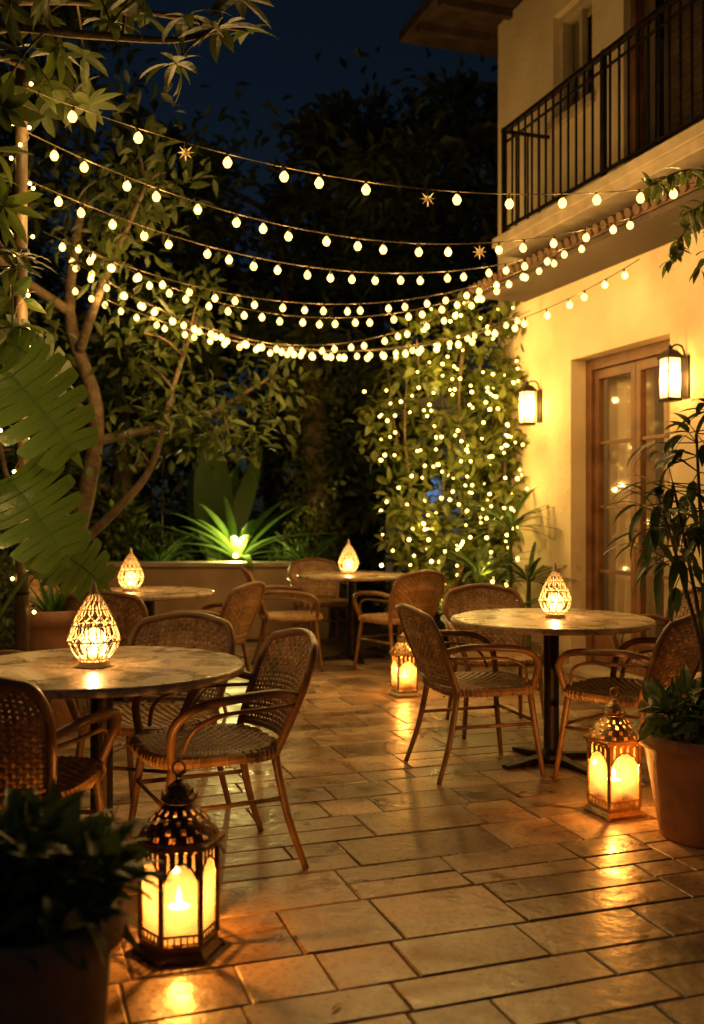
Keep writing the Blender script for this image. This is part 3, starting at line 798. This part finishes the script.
e = empty('blue_patch_stand_in', (1.02,12.6,0)); a = MB()  # stand-in walls, added to give the blue patch behind the vine
a.box(-.55,.45,0,.2,0,2.6); a.box(-.7,.6,-.2,.5,2.602,2.72); a.box(-.6,-.5,-.18,-.08,0,2.6); a.obj('walls', M['bluewall'], e)
a = MB(); a.ball((-.2,-.35,1.7), .025, 8, 6); a.obj('added_blue_lamp', M['blue'], e); plight('blue_patch_light', e, (-.2,-.35,1.7), 9, .02, (.2,.45,1))  # added blue lamp that tints the stand-in walls
lf = MB(); bush(lf, (.66,11.6,.9), (.3,.3,.9), 300, .14, .06, 2, .2, .3); lf.obj('leafy_shrub', M['lf_dark'])
e = empty('blue_garden_lamp', (-2.18,11.5,0)); a = MB(); a.ball((0,0,2.25), .05, 10, 8); a.obj('globe', M['blue'], e); a = MB(); a.tube([(0,0,.6),(0,0,2.21)], .012, 6); a.obj('post', M['iron'], e)

# ------------------------------------------------------------------ monstera by the pole
e = empty('monstera_plant', (-1.72,4.55,0)); lf = MB(); st_ = MB(); vn = MB()
def monstera(mb, base, d, up, S, droop=.3):
    d = Vector(d).normalized(); side = d.cross(Vector(up)).normalized(); up = side.cross(d).normalized(); base = Vector(base)
    sh = R.uniform(.35,.9)
    def width(t_): return .56*max(0.02, math.sin(math.pi*min(1,max(0,(t_+.24)/1.30))**.80))**.5
    def pt(t_, w):
        return base+d*S*t_ + side*S*w - up*S*(droop*max(0,t_)**2 + .35*w*w) + up*S*.12*abs(w)
    n = 6
    for sg in (-1,1):
        for i in range(n):
            t0 = -.02+i/n*.99; t1 = -.02+(i+1)/n*.99
            sweep = -.16+.22*(i/(n-1))
            c_ = sh*R.uniform(.9,1.08)
            vs = []
            for f_, g_ in zip((0,.3,.55,.75,.9), (0,0,0,.007,.013)):
                vs += [pt(t0+sweep*f_*f_+g_, sg*width(t0)*f_), pt(t1+sweep*f_*f_-g_, sg*width(t1)*f_)]
            vs += [pt(t0*.82+t1*.18+sweep, sg*(width(t0)*.8+width(t1)*.2)*.98), pt(t0*.2+t1*.8+sweep, sg*(width(t0)*.25+width(t1)*.75)*1.0)]
            mb.add(vs, [(0,1,3,2),(2,3,5,4),(4,5,7,6),(6,7,9,8),(8,9,11,10)], min(1,c_))
            tm = (t0+t1)/2
            vn.tube([pt(tm-.02,0)+up*.003, pt(tm+sweep*.25, sg*width(tm)*.5)+up*.003, pt(tm+sweep*.75, sg*width(tm)*.86)+up*.003], [.003,.002,.001], 4, c=1.0)
    mb.add([pt(.955,-.06),pt(.955,.06),pt(1.12,0)], [(0,1,2)], sh)
    vn.tube([base, pt(.35,0)+up*.003, pt(.7,0)+up*.003, pt(1.0,0)+up*.003], [.006,.005,.003,.001], 5, c=1.0)
for (bx,by,bz, d, S) in ((.25,-.25,1.90,(.62,-.15,-.62),.44),(.22,-.15,1.45,(.60,-.2,-.70),.42),(.0,-.30,1.92,(-.25,-.3,-.8),.42),(.02,-.38,1.50,(-.2,-.25,-.9),.38),
                         (.10,.15,2.10,(.45,.2,-.2),.34),(-.15,-.1,2.05,(-.6,-.2,-.3),.38),(.32,.1,1.15,(.8,.1,-.5),.32)):
    monstera(lf, (bx,by,bz), d, (.1,-.85,.6), S)
    branch(st_, [(R.uniform(-.05,.05),.0,.4), (bx*.3,by*.3,bz*.7), (bx,by,bz)], .012, .007, 6)
a = MB(); a.lathe([(.15,0),(.2,.38),(.22,.4),(.22,.44),(.19,.44),(.18,.40)], 24); a.obj('pot', M['terrad'], e, True)
lf.obj('leaves', M['lf_big'], e, True); st_.obj('stems', M['lf_agave'], e); vn.obj('veins', M['lf_agave'], e)
fb = MB(); cb = MB(); gp_ = [(.09,-.30,2.35),(.20,-.55,2.12),(.05,-.65,1.85),(.34,-.62,1.62),(.12,-.72,1.42),(.30,-.6,1.2),(.10,-.45,1.0)]
Cg = catmull(gp_, 4); cb.tube(Cg, .0025, 4); cb.tube([Cg[0], (.07,.36,2.5)], .0025, 4)
for i in range(0, len(Cg), 3): fb.ball(Cg[i], .0085, 6, 4)
fb.obj('fairy_bulbs', M['fairy'], e); cb.obj('fairy_cable', M['cable'], e)
for q in (Cg[3], Cg[12], Cg[21]): plight('fairy_light', e, q, 3.4, .010, (1,.60,.18))

# ------------------------------------------------------------------ pots
def pot(mbm, e, r0, r1, h):
    a = MB(); a.lathe([(r0,0),(r0+.01,.01),(r0+(r1-r0)*.5,h*.45),(r1-.012,h*.86),(r1-.01,h*.865),(r1+.012,h*.87),(r1+.016,h*.93),(r1+.012,h*.995),(r1,h),(r1-.018,h*.99),(r1-.026,h*.9),(r1-.03,h*.88)], 40, caps=True)
    a.obj('pot', mbm, e, True)
    s_ = MB(); s_.lathe([(r1-.022,h*.90),(.01,h*.93)], 24, caps=False); s_.obj('potting_soil', M['soil'], e)
e = empty('potted_ficus', (1.42,4.02,0)); pot(M['terra'], e, .17, .25, .42)
st_ = MB(); lf = MB()
for (tx,ty,tz,k0) in ((-.02,.05,1.62,10),(-.18,-.05,1.28,10),(.12,.05,1.75,12),(.04,-.1,1.35,12),(-.10,.10,1.42,10)):
    C = branch(st_, [(tx*.15,ty*.15,.38),(tx*.2+.02,ty*.3,.38+(tz-.38)*.35),(tx*.6,ty*.6,.38+(tz-.38)*.75),(tx,ty,tz)], .012, .005, 7)
    for q in C[k0:]:
        for _ in range(4):
            dd = rdir(-.1); dd.z *= .5; dd = dd.normalized()
            tw = q+dd*R.uniform(.05,.16); st_.tube([q,tw], .0025, 4)
            for j in range(2): lf.leaf(tw, dd+rdir()*.5+Vector((0,0,-.1)), (0,0,1), R.uniform(.10,.18), R.uniform(.030,.046), R.uniform(.3,.8), None, 5, .2)
bush(lf, (-.05,-.05,.50), (.22,.2,.08), 200, .12, .045, 3, .6, .35)
st_.obj('stems', M['bark'], e, True); lf.obj('leaves', M['lf_pot'], e)
e = empty('potted_shrub', (-.66,2.08,0)); pot(M['terrad'], e, .12, .17, .47); lf = MB()
bush(lf, (0,0,.53), (.19,.16,.13), 380, .12, .036, 4, .5, .45)
for k in range(14): rosette(lf, (R.uniform(-.14,.14),R.uniform(-.1,.1),.5+R.uniform(0,.10)), 9, .15, .030, .3, .5, 4)
lf.obj('leaves', M['lf_pot'], e)
e = empty('potted_succulent', (-1.80,6.0,0)); pot(M['terra'], e, .14, .18, .72); lf = MB(); rosette(lf, (0,0,.66), 30, .26, .035, .6, .15, 4); lf.obj('leaves', M['lf_agave'], e)
lf = MB(); bush(lf, (-2.75,7.2,.55), (.6,.5,.55), 900, .14, .05, 2, .4, .3); bush(lf, (-3.3,8.6,.8), (.8,.6,.9), 1200, .14, .05, 2, .4, .3); lf.obj('leafy_shrub', M['lf_dark'])
e = empty('hanging_creeper'); st_ = MB(); lf = MB()
for (P) in ([(2.03,5.6,3.20),(1.85,5.5,3.18),(1.70,5.45,3.12),(1.60,5.4,3.05)], [(2.05,5.55,3.15),(1.90,5.5,2.95),(1.78,5.45,2.78),(1.72,5.4,2.66)], [(2.05,5.5,3.1),(1.98,5.4,2.8),(1.86,5.35,2.6)], [(2.05,5.5,3.15),(1.95,5.4,3.0),(1.80,5.35,2.9)]):
    C = branch(st_, P, .007, .003, 5)
    for q in C[2:]:
        for _ in range(3): lf.leaf(q, rdir(-.3), (0,0,1), R.uniform(.07,.12), R.uniform(.03,.045), .4, None, 3, .2)
st_.obj('stems', M['bark'], e); lf.obj('leaves', M['lf_warm'], e)

# fallen leaves on the paving
lf = MB()
for _ in range(45):
    x, y = R.uniform(-2.2,1.9), R.uniform(2.4,9.5)
    a_ = R.uniform(0,6.28); lf.leaf((x,y,.006), (math.cos(a_),math.sin(a_),.05), (0,0,1), R.uniform(.03,.06), R.uniform(.012,.022), .1, None, 3, .3)
lf.obj('fallen_leaves', M['rattan'])

# ------------------------------------------------------------------ world, moon, camera
wd = bpy.data.worlds.new('World'); sc.world = wd; wd.use_nodes = True
nt = wd.node_tree; nt.nodes.clear(); out = nt.nodes.new('ShaderNodeOutputWorld'); bg = nt.nodes.new('ShaderNodeBackground')
sky = nt.nodes.new('ShaderNodeTexSky'); sky.sky_type = 'NISHITA'; sky.sun_disc = False; sky.sun_elevation = math.radians(14); sky.sun_rotation = math.radians(150)
mx = nt.nodes.new('ShaderNodeMix'); mx.data_type = 'RGBA'; mx.blend_type = 'MULTIPLY'; mx.inputs[0].default_value = 1; mx.inputs[7].default_value = (.5,.66,.82,1)
nt.links.new(sky.outputs[0], mx.inputs[6]); nt.links.new(mx.outputs[2], bg.inputs[0]); bg.inputs[1].default_value = .0042
nt.links.new(bg.outputs[0], out.inputs[0])
sl = bpy.data.lights.new('moon', 'SUN'); sl.energy = .015; sl.angle = math.radians(.5); sl.color = (.75,.85,1)
so = bpy.data.objects.new('moon', sl); sc.collection.objects.link(so); so.rotation_euler = (math.radians(50),0,math.radians(-30))
cam = bpy.data.cameras.new('camera'); co = bpy.data.objects.new('camera', cam); sc.collection.objects.link(co)
co.location = (0,0,1.3); co.rotation_euler = (math.radians(90),0,0)
cam.sensor_fit = 'VERTICAL'; cam.sensor_height = 36; cam.lens = 35.2; cam.clip_end = 1000
cam.dof.use_dof = True; cam.dof.focus_distance = 4.4; cam.dof.aperture_fstop = 2.0
sc.camera = co
print('bulb lights', NL[0])
